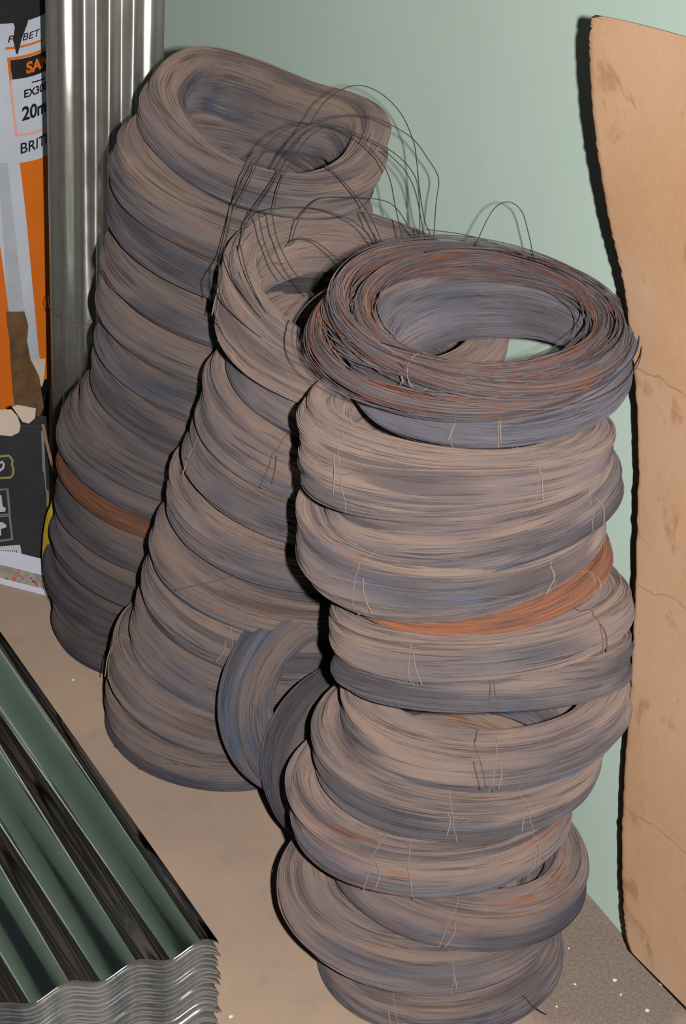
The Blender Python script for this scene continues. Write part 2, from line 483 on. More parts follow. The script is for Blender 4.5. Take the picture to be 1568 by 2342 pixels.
MID = [
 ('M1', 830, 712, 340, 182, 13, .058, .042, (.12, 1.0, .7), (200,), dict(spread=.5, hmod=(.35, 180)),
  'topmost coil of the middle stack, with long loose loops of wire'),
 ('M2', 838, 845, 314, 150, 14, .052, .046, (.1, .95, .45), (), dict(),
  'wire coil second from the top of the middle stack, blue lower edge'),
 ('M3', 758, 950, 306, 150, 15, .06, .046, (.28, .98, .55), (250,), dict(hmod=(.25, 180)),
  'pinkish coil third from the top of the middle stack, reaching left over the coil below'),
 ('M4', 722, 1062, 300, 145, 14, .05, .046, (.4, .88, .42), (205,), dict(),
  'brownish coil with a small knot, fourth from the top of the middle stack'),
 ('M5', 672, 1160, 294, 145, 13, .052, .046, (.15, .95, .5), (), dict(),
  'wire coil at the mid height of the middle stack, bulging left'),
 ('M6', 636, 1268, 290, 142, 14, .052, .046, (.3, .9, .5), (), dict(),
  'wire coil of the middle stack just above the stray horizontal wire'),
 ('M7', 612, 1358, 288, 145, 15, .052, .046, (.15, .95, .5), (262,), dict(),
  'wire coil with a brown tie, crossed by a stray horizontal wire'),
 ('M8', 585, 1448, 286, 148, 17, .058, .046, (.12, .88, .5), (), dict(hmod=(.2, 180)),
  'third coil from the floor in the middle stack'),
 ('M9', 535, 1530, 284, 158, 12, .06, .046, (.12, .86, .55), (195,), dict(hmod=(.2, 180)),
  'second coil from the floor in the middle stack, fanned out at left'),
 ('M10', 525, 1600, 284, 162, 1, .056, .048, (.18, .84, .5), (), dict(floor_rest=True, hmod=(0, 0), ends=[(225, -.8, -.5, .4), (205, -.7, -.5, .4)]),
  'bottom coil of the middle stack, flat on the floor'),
]
for i, (k, cx, cy, a, b, rot, h, t, c, ties, ex, lab) in enumerate(MID):
    coil(k, cx, cy, a, b, rot, zM(cy), h, t, 200 + i, lab, GM, c, ties, **ex)

# two coils standing on edge between the middle and right stacks
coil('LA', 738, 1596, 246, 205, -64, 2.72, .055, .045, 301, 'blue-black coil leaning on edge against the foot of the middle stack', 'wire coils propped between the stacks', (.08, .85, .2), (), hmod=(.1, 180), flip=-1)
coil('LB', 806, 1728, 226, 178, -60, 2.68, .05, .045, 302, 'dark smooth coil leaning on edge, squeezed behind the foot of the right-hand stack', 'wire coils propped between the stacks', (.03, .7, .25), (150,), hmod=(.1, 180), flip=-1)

upL = norm(UP * 0.80 + RT * 0.30 - fw * 0.42)
coil_free('L1', [(368, 262, 2.66, .052, .05), (432, 350, 2.60, .046, .046), (540, 418, 2.56, .044, .044), (680, 447, 2.54, .046, .044), (790, 425, 2.56, .06, .044),
                 (832, 360, 2.62, .08, .044), (792, 300, 2.70, .078, .036), (680, 270, 2.75, .082, .032), (560, 228, 2.78, .088, .032), (462, 200, 2.77, .084, .034), (396, 208, 2.72, .068, .042)],
          upL, 401, 'topmost coil of the left-hand stack, warped with a high curled back', GL, (.12, .86, .5), (), spread=0.12)
LEFT = [
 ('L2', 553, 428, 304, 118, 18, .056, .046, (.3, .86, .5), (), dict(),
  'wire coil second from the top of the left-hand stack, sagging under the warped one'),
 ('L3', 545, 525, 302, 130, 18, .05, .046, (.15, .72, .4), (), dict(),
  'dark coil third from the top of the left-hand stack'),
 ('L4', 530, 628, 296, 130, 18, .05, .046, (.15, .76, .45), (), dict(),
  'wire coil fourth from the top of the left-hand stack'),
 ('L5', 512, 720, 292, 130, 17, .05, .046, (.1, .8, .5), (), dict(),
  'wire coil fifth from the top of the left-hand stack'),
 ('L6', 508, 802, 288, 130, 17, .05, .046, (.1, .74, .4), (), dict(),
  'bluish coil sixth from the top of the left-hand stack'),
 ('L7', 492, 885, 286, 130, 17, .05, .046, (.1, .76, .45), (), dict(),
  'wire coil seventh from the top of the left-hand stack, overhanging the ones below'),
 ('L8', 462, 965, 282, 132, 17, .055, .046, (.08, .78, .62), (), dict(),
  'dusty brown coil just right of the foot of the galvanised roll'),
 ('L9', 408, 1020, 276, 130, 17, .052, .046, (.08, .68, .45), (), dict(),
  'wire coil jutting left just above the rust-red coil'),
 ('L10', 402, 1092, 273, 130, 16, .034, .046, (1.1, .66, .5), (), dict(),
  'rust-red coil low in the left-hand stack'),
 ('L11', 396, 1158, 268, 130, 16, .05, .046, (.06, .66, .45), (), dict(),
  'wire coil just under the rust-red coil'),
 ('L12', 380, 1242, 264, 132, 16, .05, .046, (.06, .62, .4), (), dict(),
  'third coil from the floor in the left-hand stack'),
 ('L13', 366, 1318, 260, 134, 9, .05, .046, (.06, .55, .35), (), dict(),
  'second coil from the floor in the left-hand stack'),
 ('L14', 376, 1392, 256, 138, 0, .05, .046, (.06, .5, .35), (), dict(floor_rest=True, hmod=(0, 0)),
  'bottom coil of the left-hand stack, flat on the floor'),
]
for i, (k, cx, cy, a, b, rot, h, t, c, ties, ex, lab) in enumerate(LEFT):
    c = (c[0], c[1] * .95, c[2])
    coil(k, cx, cy, a, b, rot, zL(cy), h, t, 400 + i, lab, GL, c, ties, nst=110, **ex)

# ------------------------------------------------------------------ long loose loops of wire
def px_wire(pts, key, r=0.00055, mat=None, name='loose_wire', org=(0, 0), sc=1.0, z=2.5, n=8):
    P = []
    for p in pts:
        zz = p[2] if len(p) > 2 else z
        P.append(at_z(org[0] + p[0] * sc, org[1] + p[1] * sc, zz))
    return wire_obj(name, catmull(P, n), r, mat or M_darkwire, COILS[key][0])
oA, sA = (460, 160), 0.37
LOOPS = [
 [(60, 1420), (40, 1300), (110, 1180), (150, 1030), (190, 880), (260, 640), (380, 510), (560, 500), (700, 545), (850, 660), (1000, 840), (1080, 980), (1160, 1190)],
 [(225, 1115), (290, 920), (420, 720), (560, 500), (680, 320), (760, 200), (880, 115), (1000, 98), (1130, 160), (1240, 280), (1310, 440), (1330, 560), (1350, 750), (1380, 930), (1412, 1010), (1430, 1130)],
 [(215, 860), (300, 680), (400, 470), (540, 360), (700, 328), (860, 355), (1040, 430), (1200, 520), (1310, 640), (1345, 780), (1350, 1080)],
 [(290, 930), (450, 700), (560, 480), (700, 345), (850, 290), (1000, 282), (1130, 320), (1300, 420), (1400, 550), (1465, 670), (1450, 830), (1430, 1120)],
 [(445, 880), (480, 720), (560, 560), (680, 400), (830, 345), (950, 410), (1080, 530), (1160, 660), (1200, 850), (1250, 1080)],
 [(560, 1060), (590, 950), (640, 870), (720, 800), (850, 785), (1090, 800), (1200, 850), (1290, 980), (1385, 1090)],
 [(345, 900), (420, 862), (640, 848), (800, 880), (960, 950), (1060, 1060), (1150, 1190)],
 [(540, 1090), (600, 1045), (700, 1060), (820, 1150), (950, 1280)],
 [(130, 1170), (170, 980), (205, 820), (300, 620), (400, 500)],
 [(1000, 880), (1040, 980), (1075, 1030), (1120, 1130)],
 [(1380, 1060), (1330, 780), (1270, 640), (1180, 540), (1120, 500)],
]
rl = random.Random(5)
for L_ in LOOPS:
    px_wire(L_, 'M1', org=oA, sc=sA, z=2.46 + rl.uniform(-0.015, 0.015))
for L_ in [[(240, 1080), (280, 1250), (360, 1430), (470, 1620)], [(355, 900), (385, 1050), (440, 1190), (520, 1300)], [(150, 1140), (200, 1300), (330, 1490), (480, 1660)],
           [(440, 900), (470, 1050), (560, 1230), (700, 1400)], [(110, 1190), (120, 1400), (250, 1560), (420, 1690)]]:
    px_wire(L_, 'M1', org=oA, sc=sA, z=2.40)
oB, sB = (680, 420), 0.523
for L_, zz in [([(765, 325), (795, 230), (855, 115), (918, 80), (978, 118), (1010, 220), (1036, 345)], 2.33),
               ([(560, 200), (760, 230), (960, 300), (1150, 390), (1320, 520), (1430, 640)], 2.29),
               ([(560, 300), (650, 285), (800, 285), (960, 315), (1200, 400), (1340, 530), (1440, 690)], 2.28),
               ([(420, 720), (480, 790), (560, 860), (640, 905)], 2.17)]:
    px_wire(L_, 'R1', org=oB, sc=sB, z=zz, mat=M_darkwire if zz > 2.2 else M_tie, r=0.0005)
px_wire([(402, 1350), (470, 1334), (560, 1313), (620, 1308), (705, 1318)], 'M7', z=2.64, mat=M_browntie)
px_wire([(688, 1412), (725, 1432), (762, 1448)], 'M8', z=2.66, mat=M_tie)

# ------------------------------------------------------------------ cardboard sheet leaning on the wall
CREASE = (0.71, 0.48, 0.20)      # heights of the three creases
def board_material():
    t = NT('stained_cardboard')
    co = t.obj()
    big = t.noise(co, 4.0, 4); st = t.noise(co, 17.0, 5, 0.6, dist=0.4); fine = t.noise(co, 180.0, 4, 0.6)
    c = t.mix(t.ramp(big, 0.35, 0.65), lin(172, 140, 114), lin(163, 128, 97))
    c = t.mix(t.ramp(st, 0.57, 0.68, 0, 0.6), c, lin(138, 96, 62))
    c = t.mix(t.ramp(t.noise(co, 42.0, 3), 0.70, 0.76, 0, 0.7), c, lin(128, 98, 70))
    c = t.mix(t.ramp(fine, 0.45, 0.7, 0, 0.15), c, lin(190, 160, 134))
    spz = t.n('ShaderNodeSeparateXYZ'); t.link(co, spz.inputs[0])
    wob = t.math('MULTIPLY', t.math('SUBTRACT', t.noise(co, 9.0, 3), 0.5), 0.05)
    for z0_, k_ in ((CREASE[0], .55), (CREASE[1], .45), (CREASE[2], .5)):
        dd = t.math('ABSOLUTE', t.math('SUBTRACT', t.math('ADD', t.math('ADD', spz.outputs[2], t.math('MULTIPLY', spz.outputs[1], 0.25)), wob), z0_))
        c = t.mix(t.ramp(dd, 0.0, 0.0016, k_, 0.0), c, lin(120, 86, 60))
    t.bump(t.math('ADD', t.noise(co, 8.0, 3), t.math('MULTIPLY', fine, 0.05)), 0.006, 0.35)
    return t.fin(c, 0.75, 0.0, 0.2)
M_board = board_material()
EDGE = [(1357, 38, .115), (1352, 70, .115), (1349, 130, .11), (1356, 260, .10), (1371, 380, .088), (1386, 480, .076), (1404, 560, .066), (1422, 640, .056), (1436, 740, .046), (1448, 850, .038),
        (1455, 960, .034), (1457, 1090, .032), (1453, 1250, .03), (1448, 1400, .03), (1441, 1540, .03), (1432, 1680, .028), (1424, 1800, .026), (1419, 1930, .024), (1421, 2050, .022), (1427, 2120, .02), (1440, 2172, .02)]
ES = catmull(EDGE, 10)
nr, nc = len(ES), 26
rb = np.random.default_rng(3)
V = []
for i in range(nr):
    f = i / (nr - 1); ex, ey, eo = ES[i]
    ex += rb.normal() * 1.0
    ry, ro = 150 + f * (2505 - 150), .06 * (1 - f) + .02
    for j in range(nc):
        g = j / (nc - 1)
        xx = ex + (1770 - ex) * g
        yy = ey + (ry - ey) * (g if i > 3 else g ** (1.25))
        V.append(at_wall(xx, yy, eo + (ro - eo) * (g ** 0.8)))
V = np.array(V); V[:, 2] = np.maximum(V[:, 2], 0.003)
Q = [(i * nc + j, i * nc + j + 1, (i + 1) * nc + j + 1, (i + 1) * nc + j) for i in range(nr - 1) for j in range(nc - 1)]
board = np_mesh('cardboard_sheet', V, Q, M_board)
so = board.modifiers.new('thickness', 'SOLIDIFY'); so.thickness = 0.004; so.offset = 0
tag(board, 'large stained tan sheet of board leaning on the green wall at right', 'cardboard sheet')

# ------------------------------------------------------------------ stack of corrugated roofing sheets
def galv(name, c1, c2, rough, nz=0.3, metal=1.0):
    t = NT(name); co = t.obj()
    f = t.noise(co, 30.0, 4, 0.6); g = t.noise(co, 9.0, 3)
    c = t.mix(t.ramp(f, 0.35, 0.7, 0, nz), c1, c2)
    t.put(t.b.inputs['Roughness'], t.ramp(g, 0.3, 0.7, rough * 0.8, rough * 1.25))
    t.put(t.b.inputs['Base Color'], c); t.b.inputs['Metallic'].default_value = metal
    return t.m
M_sheet = galv('galvanised_sheet', (0.50, 0.56, 0.50, 1), (0.38, 0.44, 0.39, 1), 0.10)
M_sheetedge = galv('galvanised_sheet_edge', (0.58, 0.58, 0.57, 1), (0.20, 0.24, 0.27, 1), 0.38, 0.9, metal=0.75)
HS, PIT, AMP, SP = 0.150, 0.0725, 0.0062, 0.0050
corner = at_h(500, 2142, HS)
nsheet = 29
ORD = 'first second third fourth fifth sixth seventh eighth ninth tenth eleventh twelfth thirteenth fourteenth fifteenth sixteenth seventeenth eighteenth nineteenth twentieth twenty-first twenty-second twenty-third twenty-fourth twenty-fifth twenty-sixth twenty-seventh twenty-eighth twenty-ninth'.split()
rs = random.Random(8)
for k in range(nsheet):
    wd, ln = 0.66, 1.25
    nx = 110
    de, dw = rs.uniform(-0.004, 0.004) if k else 0, rs.uniform(-0.002, 0.003) if k else 0
    ys = [0.0, 0.01, 0.3, 0.7, ln] 
    top = []
    for yy in ys:
        for i in range(nx):
            x = i / (nx - 1) * wd
            zz = AMP * math.cos(2 * math.pi * (x - 0.018) / PIT) - (0.004 * max(0, 1 - x / 0.02) ** 1.5)
            top.append(corner + SHEET_N * (x + dw) + SHEET_D * (yy + de) + ZUP * (zz - k * SP - AMP * 0.5))
    n1 = len(top)
    th = 0.0021
    top = np.array(top); V = np.vstack([top, top - ZUP * th])
    Q = []
    ny = len(ys)
    for j in range(ny - 1):
        for i in range(nx - 1):
            a_ = j * nx + i
            Q.append((a_, a_ + 1, a_ + nx + 1, a_ + nx)); Q.append((n1 + a_, n1 + a_ + nx, n1 + a_ + nx + 1, n1 + a_ + 1))
    for i in range(nx - 1):
        Q.append((i, n1 + i, n1 + i + 1, i + 1)); b_ = (ny - 1) * nx + i
        Q.append((b_, b_ + 1, n1 + b_ + 1, n1 + b_))
    for j in range(ny - 1):
        a_ = j * nx; Q.append((a_, a_ + nx, n1 + a_ + nx, n1 + a_)); a_ += nx - 1
        Q.append((a_, n1 + a_, n1 + a_ + nx, a_ + nx))
    o = np_mesh('corrugated_sheet', V, Q, M_sheet if k == 0 else M_sheetedge)
    sm = o.modifiers.new('split', 'EDGE_SPLIT'); sm.split_angle = math.radians(50)
    if k == 0: lab = 'top sheet of the corrugated metal stack, its ribs mirroring the green wall'
    if 0 < k < nsheet - 1: lab = 'corrugated metal sheet, %s from the top of the stack at lower left' % ORD[k]
    elif k: lab = 'lowest corrugated metal sheet of the stack at lower left, on the floor'
    tag(o, lab, 'corrugated sheet', 'corrugated metal sheets stacked at lower left')

# ------------------------------------------------------------------ galvanised roll behind the left stack
M_galv = galv('galvanised_roll', (0.66, 0.65, 0.61, 1), (0.48, 0.47, 0.43, 1), 0.36, 0.5, metal=0.85)
M_galv.node_tree.nodes['Principled BSDF'].inputs['Anisotropic'].default_value = 0.93
M_galv.node_tree.nodes['Principled BSDF'].inputs['Anisotropic Rotation'].default_value = 0.25
gb, gt = at_z(238, 900, 3.22), at_z(240, -60, 2.80)
ax = norm(gt - gb); gb = gb - ax * (gb[2] / ax[2]); gt = gb + ax * 1.05
e1 = norm(np.cross(ax, fw)); e1 = e1 if np.dot(e1, RT) > 0 else -e1
e2 = norm(np.cross(ax, e1)); e2 = e2 if np.dot(e2, fw) > 0 else -e2
groot = thing('galvanised_roll', gb, 'tall fluted galvanised steel roll standing behind the left-hand stack', 'metal roll')
nu = 280; V = []; hs = [0, 0.35, 0.7, 1.05]
for hh in hs:
    for i in range(nu):
        q = i / nu * 2 * math.pi
        fl = 0.0042 * math.cos(14 * q + 0.6)
        V.append(gb + ax * hh + e1 * (0.068 + fl) * math.cos(q) + e2 * (0.055 + fl) * math.sin(q))
Q = [(j * nu + i, j * nu + (i + 1) % nu, (j + 1) * nu + (i + 1) % nu, (j + 1) * nu + i) for j in range(len(hs) - 1) for i in range(nu)]
o = np_mesh('metal_sheet', np.array(V), Q, M_galv, parent=groot)
so = o.modifiers.new('thickness', 'SOLIDIFY'); so.thickness = 0.001
gl = []
for i in range(60):
    q = i / 60 * 2 * math.pi
    gl.append(gb + ax * (0.40 + 0.01 * math.cos(q)) + e1 * 0.0735 * math.cos(q) + e2 * 0.0605 * math.sin(q))
wire_obj('tie_wire', gl, 0.0006, M_browntie, groot, closed=True)

# ------------------------------------------------------------------ roll of roofing felt in a printed wrapper
M_white = plain('white_paper', (196, 202, 212), 0.6, 0, 0.08, 12)
M_grey = plain('silver_grey_print', (180, 185, 194), 0.6, 0, 0.15, 40)
M_orange = plain('orange_print', (214, 112, 28), 0.6, 0, 0.1, 14)
M_orangedim = plain('faded_orange_print', (222, 168, 148), 0.6)
M_black = plain('black_print', (34, 33, 36), 0.6)
M_felt = plain('black_felt', (38, 36, 38), 0.9, 0, 0.5, 90)
RR = 0.084
rz = 3.45
rb_, rt_ = at_z(-14, 950, 3.47), at_z(-16, 0, 3.05)
rax = norm(rt_ - rb_); rb_ = rb_ - rax * (rb_[2] / rax[2])
f1 = norm(np.cross(rax, fw)); f1 = f1 if np.dot(f1, RT) > 0 else -f1
f2 = norm(np.cross(rax, f1)); f2 = f2 if np.dot(f2, fw) < 0 else -f2        # towards the camera
rroot = thing('roofing_felt_roll', rb_, 'orange and white wrapped roofing roll standing at far left, torn wrapper', 'roofing roll')
def cyl_hit(px, py, R):
    d = ray(px, py); o_ = CAM - rb_
    dp = d - rax * np.dot(d, rax); op = o_ - rax * np.dot(o_, rax)
    a_, b_, c_ = np.dot(dp, dp), 2 * np.dot(dp, op), np.dot(op, op) - R * R
    disc = max(b_ * b_ - 4 * a_ * c_, 0); t_ = (-b_ - math.sqrt(disc)) / (2 * a_)
    p = o_ + d * t_; hh = np.dot(p, rax); q = p - rax * hh
    return math.atan2(np.dot(q, f1), np.dot(q, f2)), hh      # angle to the right of front, height
def cyl_pt(th, hh, R):
    return rb_ + rax * hh + (f1 * math.sin(th) + f2 * math.cos(th)) * R
def cyl_shell(name, R, h0, h1, mat, th=0.001):
    n = 96; V = []
    hh = [h0, (h0 + h1) / 2, h1]
    for h_ in hh:
        for i in range(n): V.append(cyl_pt(i / n * 2 * math.pi, h_, R))
    Q = [(j * n + i, j * n + (i + 1) % n, (j + 1) * n + (i + 1) % n, (j + 1) * n + i) for j in range(2) for i in range(n)]
    o = np_mesh(name, np.array(V), Q, mat, parent=rroot)
    so = o.modifiers.new('thickness', 'SOLIDIFY'); so.thickness = th; so.offset = -1 if np.dot(f1, f1) else 1
    return o
hw = cyl_hit(60, 48, RR)[1]
hb = cyl_hit(60, 905, RR)[1]
cyl_shell('felt_core', RR - 0.0035, 0, hw + 0.10, M_felt)
wr = cyl_shell('paper_wrapper', RR, max(hb - .02, 0.0), hw, M_white)
def patch(name, rows, mat, lift, n=10, parent=None, sub=6):
    """rows: pairs of pixel points (left, right) down the print; between them the print follows the curved paper"""
    R = RR + lift
    A = [(cyl_hit(*l, R), cyl_hit(*r_, R)) for l, r_ in rows]
    V = []; full = []
    for i in range(len(A) - 1):
        for k in range(sub):
            f = k / sub
            full.append([[A[i][s][c] * (1 - f) + A[i + 1][s][c] * f for c in (0, 1)] for s in (0, 1)])
    full.append([[A[-1][s][c] for c in (0, 1)] for s in (0, 1)])
    for L_, R_ in full:
        for j in range(n + 1):
            g = j / n
            V.append(cyl_pt(L_[0] * (1 - g) + R_[0] * g, L_[1] * (1 - g) + R_[1] * g, R))
    m1 = n + 1
    Q = [(i * m1 + j, i * m1 + j + 1, (i + 1) * m1 + j + 1, (i + 1) * m1 + j) for i in range(len(full) - 1) for j in range(n)]
    return np_mesh(name, np.array(V), Q, mat, parent=parent or wr_dummy)
wr_dummy = rroot
def edge_r(y, R=RR):        # right limb of the roll in the photo frame, a little inside
    return 119.5
patch('orange_panel', [((45, 372), (119, 346)), ((60, 500), (120, 480)), ((73, 640), (121, 625)), ((88, 800), (123, 795)), ((98, 868), (123, 862))], M_orange, 0.0004)
patch('grey_stripe', [((-8, 374), (17, 372)), ((3, 480), (29, 480)), ((11, 600), (42, 600)), ((19, 720), (57, 720)), ((27, 860), (68, 860))], M_grey, 0.0004)
patch('orange_panel', [((-60, 560), (0, 560)), ((-60, 640), (10, 632)), ((-60, 720), (20, 715)), ((-60, 860), (28, 855)), ((-60, 940), (32, 935))], M_orange, 0.0006)
patch('orange_line', [((12, 108), (99, 87)), ((12, 114), (99, 92))], M_orange, 0.0004)
patch('black_panel', [((22, 138), (115, 108)), ((28, 182), (118, 152))], M_black, 0.0004)
patch('orange_line', [((16, 132), (112, 102)), ((17, 138), (113, 108))], M_orange, 0.0006)
patch('orange_line', [((16, 134), (23, 133)), ((22, 185), (27, 184))], M_orange, 0.0005)
patch('faded_line', [((20, 185), (26, 184)), ((34, 310), (40, 306))], M_orangedim, 0.0005)
patch('faded_line', [((35, 306), (118, 283)), ((35, 312), (118, 290))], M_orangedim, 0.0006)
patch('black_line', [((72, 187), (104, 177)), ((73, 190), (104, 180))], M_black, 0.0005)
# torn strip of black felt hanging over the print
patch('torn_felt', [((28, 46), (66, 40)), ((34, 62), (62, 56)), ((30, 92), (50, 88)), ((34, 108), (46, 104)), ((37, 124), (41, 123))], M_felt, 0.0018)
def cyl_text(name, body, px, py, hpx, mat, shear=0.0, lift=0.0007, bold=0.02, wide=1.0, rot_drop=0.0):
    cu = bpy.data.curves.new(name, 'FONT'); cu.body = body; cu.size = 1.0; cu.shear = shear; cu.offset = bold
    to = bpy.data.objects.new(name, cu); COL.objects.link(to)
    dg = bpy.context.evaluated_depsgraph_get(); me = bpy.data.meshes.new_from_object(to.evaluated_get(dg))
    bpy.data.objects.remove(to, do_unlink=True)
    th0, h0 = cyl_hit(px, py, RR + lift)
    size = hpx / F * 3.2 / 0.69 / 0.92
    for v in me.vertices:
        th = th0 + v.co.x * size * wide / (RR + lift)
        hh = h0 + v.co.y * size + v.co.x * size * rot_drop
        v.co = Vector(cyl_pt(th, hh, RR + lift)) - Vector(rb_)
    me.materials.append(mat); me.name = name
    o = bpy.data.objects.new(name, me); COL.objects.link(o); o.parent = rroot
    return o
cyl_text('lettering', 'PUBET', 16, 98, 15, M_black, shear=0.2, bold=0.01, wide=1.15)
cyl_text('lettering', 'SANI', 60, 168, 24, M_orange, bold=0.04, wide=0.95)
cyl_text('lettering', 'EX300', 54, 224, 17, M_black, bold=0.03, wide=0.95)
cyl_text('lettering', '20m', 50, 276, 30, M_black, bold=0.03, wide=0.85)
cyl_text('lettering', 'BRITISH', 45, 352, 24, M_black, bold=0.015, wide=0.95)

# torn brown inner board and paper tatters at the foot of the wrapper
M_brown = plain('torn_brown_card', (118, 88, 58), 0.9, 0, 0.6, 35)
M_paper = plain('torn_white_paper', (206, 190, 174), 0.8, 0, 0.1, 20)
patch('torn_card', [((14, 712), (56, 712)), ((16, 740), (65, 745)), ((22, 775), (62, 780)), ((24, 820), (70, 822)), ((27, 860), (90, 862)), ((30, 900), (96, 905)), ((34, 935), (100, 930)), ((36, 962), (84, 965))], M_brown, 0.0055)
patch('torn_paper', [((68, 820), (104, 820)), ((72, 842), (102, 850)), ((86, 862), (100, 872)), ((92, 880), (96, 886))], M_paper, 0.0045)

# ------------------------------------------------------------------ black carton with white pictograms
M_carton = plain('black_carton', (46, 47, 50), 0.7, 0, 0.25, 30)
M_kraft = plain('kraft_edge', (140, 112, 84), 0.85)
M_pict = plain('white_pictogram', (190, 192, 196), 0.6)
M_pictg = plain('grey_pictogram', (120, 122, 126), 0.6)
M_gold = plain('olive_gold_print', (150, 142, 84), 0.6)
cz = 3.24
cb = at_h(112, 1325, 0.0)                       # right front foot of the carton
cr = norm(np.array([-1.0, 0.10, 0.0]))          # leftwards along its face
cn = norm(np.array([-0.10, -1.0, 0.0])); cn = np.array([cr[1], -cr[0], 0]) * (1 if np.dot([cr[1], -cr[0], 0], -fw) > 0 else -1)
def face_pt(px, py, lift=0.0):
    d = ray(px, py); p0 = cb + cn * lift
    t_ = np.dot(p0 - CAM, cn) / np.dot(d, cn); return CAM + d * t_
ch = face_pt(60, 972)[2]
V, Q = box(cb, cr * 0.24, -cn * 0.03, ZUP * ch)
croot = thing('black_carton', cb + cr * 0.12 - cn * 0.015, 'black carton printed with white pictograms, standing at the far left', 'carton')
o = np_mesh('carton_body', V, Q, M_carton, parent=croot, smooth=False); bevel(o, 0.002)
def fpoly(name, pts, mat, lift=0.0006, par=None):
    P = np.array([face_pt(x, y, lift) for x, y in pts])
    me = bpy.data.meshes.new(name); me.from_pydata([tuple(p - np.array(croot.location)) for p in P], [], [tuple(range(len(P)))])
    me.materials.append(mat); o = bpy.data.objects.new(name, me); COL.objects.link(o); o.parent = croot
    return o
def fstroke(name, pts, wpx, mat, closed=False, lift=0.0006):
    n = len(pts); P = np.array(pts, float); V = []; Q = []
    for i in range(n):
        a_ = P[(i - 1) % n] if (closed or i > 0) else P[i]; b_ = P[(i + 1) % n] if (closed or i < n - 1) else P[i]
        t_ = (b_ - a_) / (np.linalg.norm(b_ - a_) + 1e-9); nn = np.array([-t_[1], t_[0]]) * wpx / 2
        for s_ in (1, -1):
            q = P[i] + nn * s_; V.append(face_pt(q[0], q[1], lift))
    for i in range(n if closed else n - 1):
        j = (i + 1) % n; Q.append((2 * i, 2 * i + 1, 2 * j + 1, 2 * j))
    return np_mesh(name, np.array(V), Q, mat, parent=croot, smooth=False)
fstroke('pictogram_frame', [(-20, 1046), (20, 1042), (24, 1046), (29, 1054), (27, 1062), (31, 1074), (29, 1086), (24, 1092), (-20, 1095)], 5, M_gold)
fstroke('pictogram', [(-2, 1060), (5, 1056), (9, 1062), (7, 1070), (0, 1076), (-6, 1080)], 5, M_pict)
fstroke('pictogram_frame', [(-20, 1121), (17, 1119), (22, 1176), (-20, 1180)], 6, M_pictg)
fstroke('pictogram_frame', [(-20, 1183), (22, 1179), (28, 1233), (-20, 1240)], 6, M_pictg)
fpoly('pictogram', [(-12, 1134), (3, 1132), (6, 1158), (13, 1162), (12, 1170), (-12, 1172)], M_pict)
fpoly('pictogram', [(-14, 1196), (4, 1194), (14, 1200), (14, 1206), (2, 1210), (3, 1224), (-6, 1228), (-14, 1226)], M_pict)
fpoly('white_label', [(-30, 1252), (46, 1246), (51, 1276), (-30, 1284)], M_pict)
for q in range(8):
    fstroke('label_print', [(3 + q * 5, 1258 + 0), (4 + q * 5, 1268)], 1.6, M_black, lift=0.001)
# torn paper flap folded over the top of the carton, with the rest of the paper
P = [(-40, 938), (26, 936), (40, 952), (47, 974), (44, 988), (26, 997), (-40, 990)]
pp = fpoly('torn_flap', P, M_paper, 0.006)
so = pp.modifiers.new('thickness', 'SOLIDIFY'); so.thickness = 0.001
P = [(28, 930), (40, 926), (82, 934), (80, 956), (66, 968), (52, 964)]
pp = fpoly('torn_flap', P, M_paper, 0.003); so = pp.modifiers.new('thickness', 'SOLIDIFY'); so.thickness = 0.001
# kraft strips down the right-hand edge
def strip3(name, pts, wpx, z, mat, parent, th=0.0015):
    V = []; P = np.array(pts, float)
    for i in range(len(P)):
        a_, b_ = P[max(i - 1, 0)], P[min(i + 1, len(P) - 1)]
        t_ = (b_ - a_) / np.linalg.norm(b_ - a_); nn = np.array([-t_[1], t_[0]]) * wpx / 2
        for s_ in (1, -1):
            q = P[i] + nn * s_; V.append(at_z(q[0], q[1], z[i] if isinstance(z, (list, tuple)) else z))
    Q = [(2 * i, 2 * i + 1, 2 * i + 3, 2 * i + 2) for i in range(len(P) - 1)]
    o = np_mesh(name, np.array(V), Q, mat, parent=parent); so = o.modifiers.new('thickness', 'SOLIDIFY'); so.thickness = th
    return o
strip3('carton_edge', [(97, 985), (101, 1080), (106, 1150), (110, 1230)], 6, [3.12, 3.16, 3.19, 3.22], M_pictg, croot)
strip3('kraft_strip', [(98, 970), (106, 1010), (116, 1050), (124, 1075), (132, 1083)], 7, [3.11, 3.12, 3.13, 3.14, 3.14], M_kraft, croot)
strip3('kraft_strip', [(108, 1120), (110, 1160), (112, 1200), (114, 1228)], 6, [3.17, 3.19, 3.21, 3.22], M_kraft, croot)

# yellow scrap behind the carton
M_yellow = plain('yellow_plastic', (176, 150, 36), 0.5, 0, 0.3, 60)
c0 = at_z(121, 1172, 3.13); top_h = at_z(121, 1138, 3.13)[2]
vs = []
nu_, nv_ = 20, 12
rq = np.random.default_rng(2)
for j in range(nv_):
    f = math.pi * (j + 0.5) / nv_
    for i in range(nu_):
        g = 2 * math.pi * i / nu_
        r_ = 0.021 * (1 + 0.12 * math.sin(3 * g + 2 * f) + 0.05 * rq.normal())
        vs.append(c0 + np.array([math.cos(g) * math.sin(f) * r_ * 0.75, math.sin(g) * math.sin(f) * r_ * 0.6, math.cos(f) * r_ * 1.15]))
qs = [(j * nu_ + i, j * nu_ + (i + 1) % nu_, (j + 1) * nu_ + (i + 1) % nu_, (j + 1) * nu_ + i) for j in range(nv_ - 1) for i in range(nu_)]
vs = np.array(vs); vs[:, 2] -= vs[:, 2].min(); vs[:, 2] *= top_h / vs[:, 2].max()
yb = np_mesh('plastic_bag', vs, qs, M_yellow)
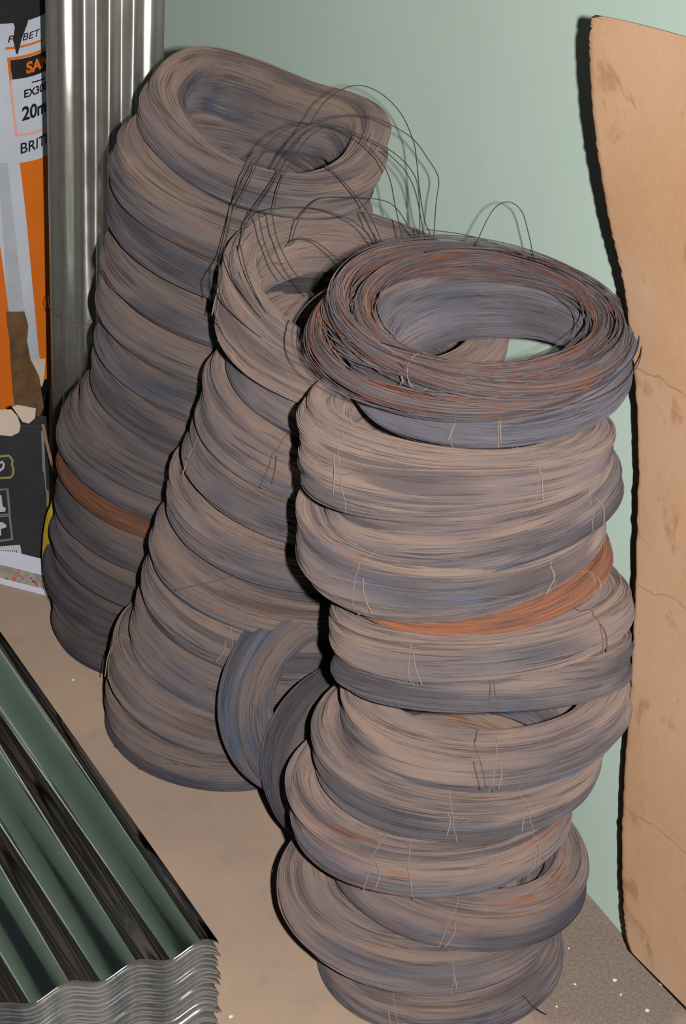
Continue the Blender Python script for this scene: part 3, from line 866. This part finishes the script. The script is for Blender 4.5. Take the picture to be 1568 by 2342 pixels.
tag(yb, 'crumpled yellow plastic bag wedged beside the black carton', 'plastic bag')

# ------------------------------------------------------------------ flat white-edged pack on the floor
M_pack = plain('pack_white', (206, 210, 222), 0.5)
def pack_material():
    t = NT('printed_picture'); co = t.obj()
    n1 = t.noise(co, 60.0, 2); n2 = t.noise(co, 90.0, 2, 0.5, 4.0)
    c = t.mix(t.ramp(n1, 0.4, 0.6), lin(150, 136, 126), lin(168, 160, 150))
    c = t.mix(t.ramp(n2, 0.60, 0.64), c, lin(196, 92, 62))
    c = t.mix(t.ramp(n1, 0.62, 0.66), c, lin(96, 92, 86))
    return t.fin(c, 0.6)
M_pic = pack_material()
pA, pB = at_h(126, 1368, 0.0), at_h(0, 1336, 0.0)
pd = norm(pB - pA); pn = np.array([pd[1], -pd[0], 0.0]); pn = pn if np.dot(pn, fw) > 0 else -pn
pk = thing('tile_pack', pA + pd * 0.12, 'flat printed pack with white edges lying on the floor before the black carton', 'pack')
def slab(name, x0, x1, d0, d1, z0, z1, mat):
    V, Q = box(pA + pd * x0 + pn * d0 + ZUP * z0, pd * (x1 - x0), pn * (d1 - d0), ZUP * (z1 - z0))
    o = np_mesh(name, V, Q, mat, parent=pk, smooth=False); bevel(o, 0.0008); return o
slab('bottom_tray', 0, .30, 0, .03, 0.000, .007, M_pack)
slab('printed_side', .008, .292, .004, .026, .007, .030, M_pic)
slab('lid', 0.008, .30, .002, .026, .030, .040, M_pack)

# ------------------------------------------------------------------ bits of debris
M_chip = plain('white_plaster', (222, 220, 216), 0.8)
M_pebble = plain('brown_pebble', (128, 112, 98), 0.9)
def lump(name, c, r, mat, seed, flat=0.6):
    rg = np.random.default_rng(seed); V = []
    a_, b_ = 8, 6
    for j in range(b_):
        f = math.pi * (j + 0.5) / b_
        for i in range(a_):
            g = 2 * math.pi * i / a_; q = r * (1 + 0.25 * rg.normal() * 0.6)
            V.append(c + np.array([math.cos(g) * math.sin(f) * q, math.sin(g) * math.sin(f) * q, (math.cos(f) + 0.8) * q * flat]))
    Q = [(j * a_ + i, j * a_ + (i + 1) % a_, (j + 1) * a_ + (i + 1) % a_, (j + 1) * a_ + i) for j in range(b_ - 1) for i in range(a_)]
    Q += [(0, 1, 2, 3), (0, 3, 4, 5), (0, 5, 6, 7)]; k = (b_ - 1) * a_
    Q += [(k + 3, k + 2, k + 1, k), (k + 5, k + 4, k + 3, k), (k + 7, k + 6, k + 5, k)]
    return np_mesh(name, np.array(V), Q, mat)
CH = [(1405, 2243, 5, 'white plaster chip midway between the bottom coil and the board'), (1513, 2252, 6, 'largest white plaster chip, touching the foot of the board'),
      (1479, 2313, 5, 'round white plaster chip near the bottom right corner of the photo'), (1419, 2276, 3, 'tiny white chip just below the one midway to the board'),
      (1314, 2252, 3.5, 'small white chip just right of the bottom coil'), (1272, 2303, 3, 'small white chip at the lower right edge of the bottom coil'),
      (527, 2327, 5, 'white plaster chip beside the lower corner of the corrugated stack'), (167, 1556, 4, 'white chip on the floor left of the foot of the middle stack'),
      (1300, 2170, 2.5, 'tiny pale chip where the floor meets the green wall')]
for i, (x, y, r_, lab) in enumerate(CH):
    o = lump('plaster_chip', at_h(x, y, 0.0), r_ / F * 2.6, M_chip, i)
    tag(o, lab, 'plaster chip', 'plaster chips on the floor')
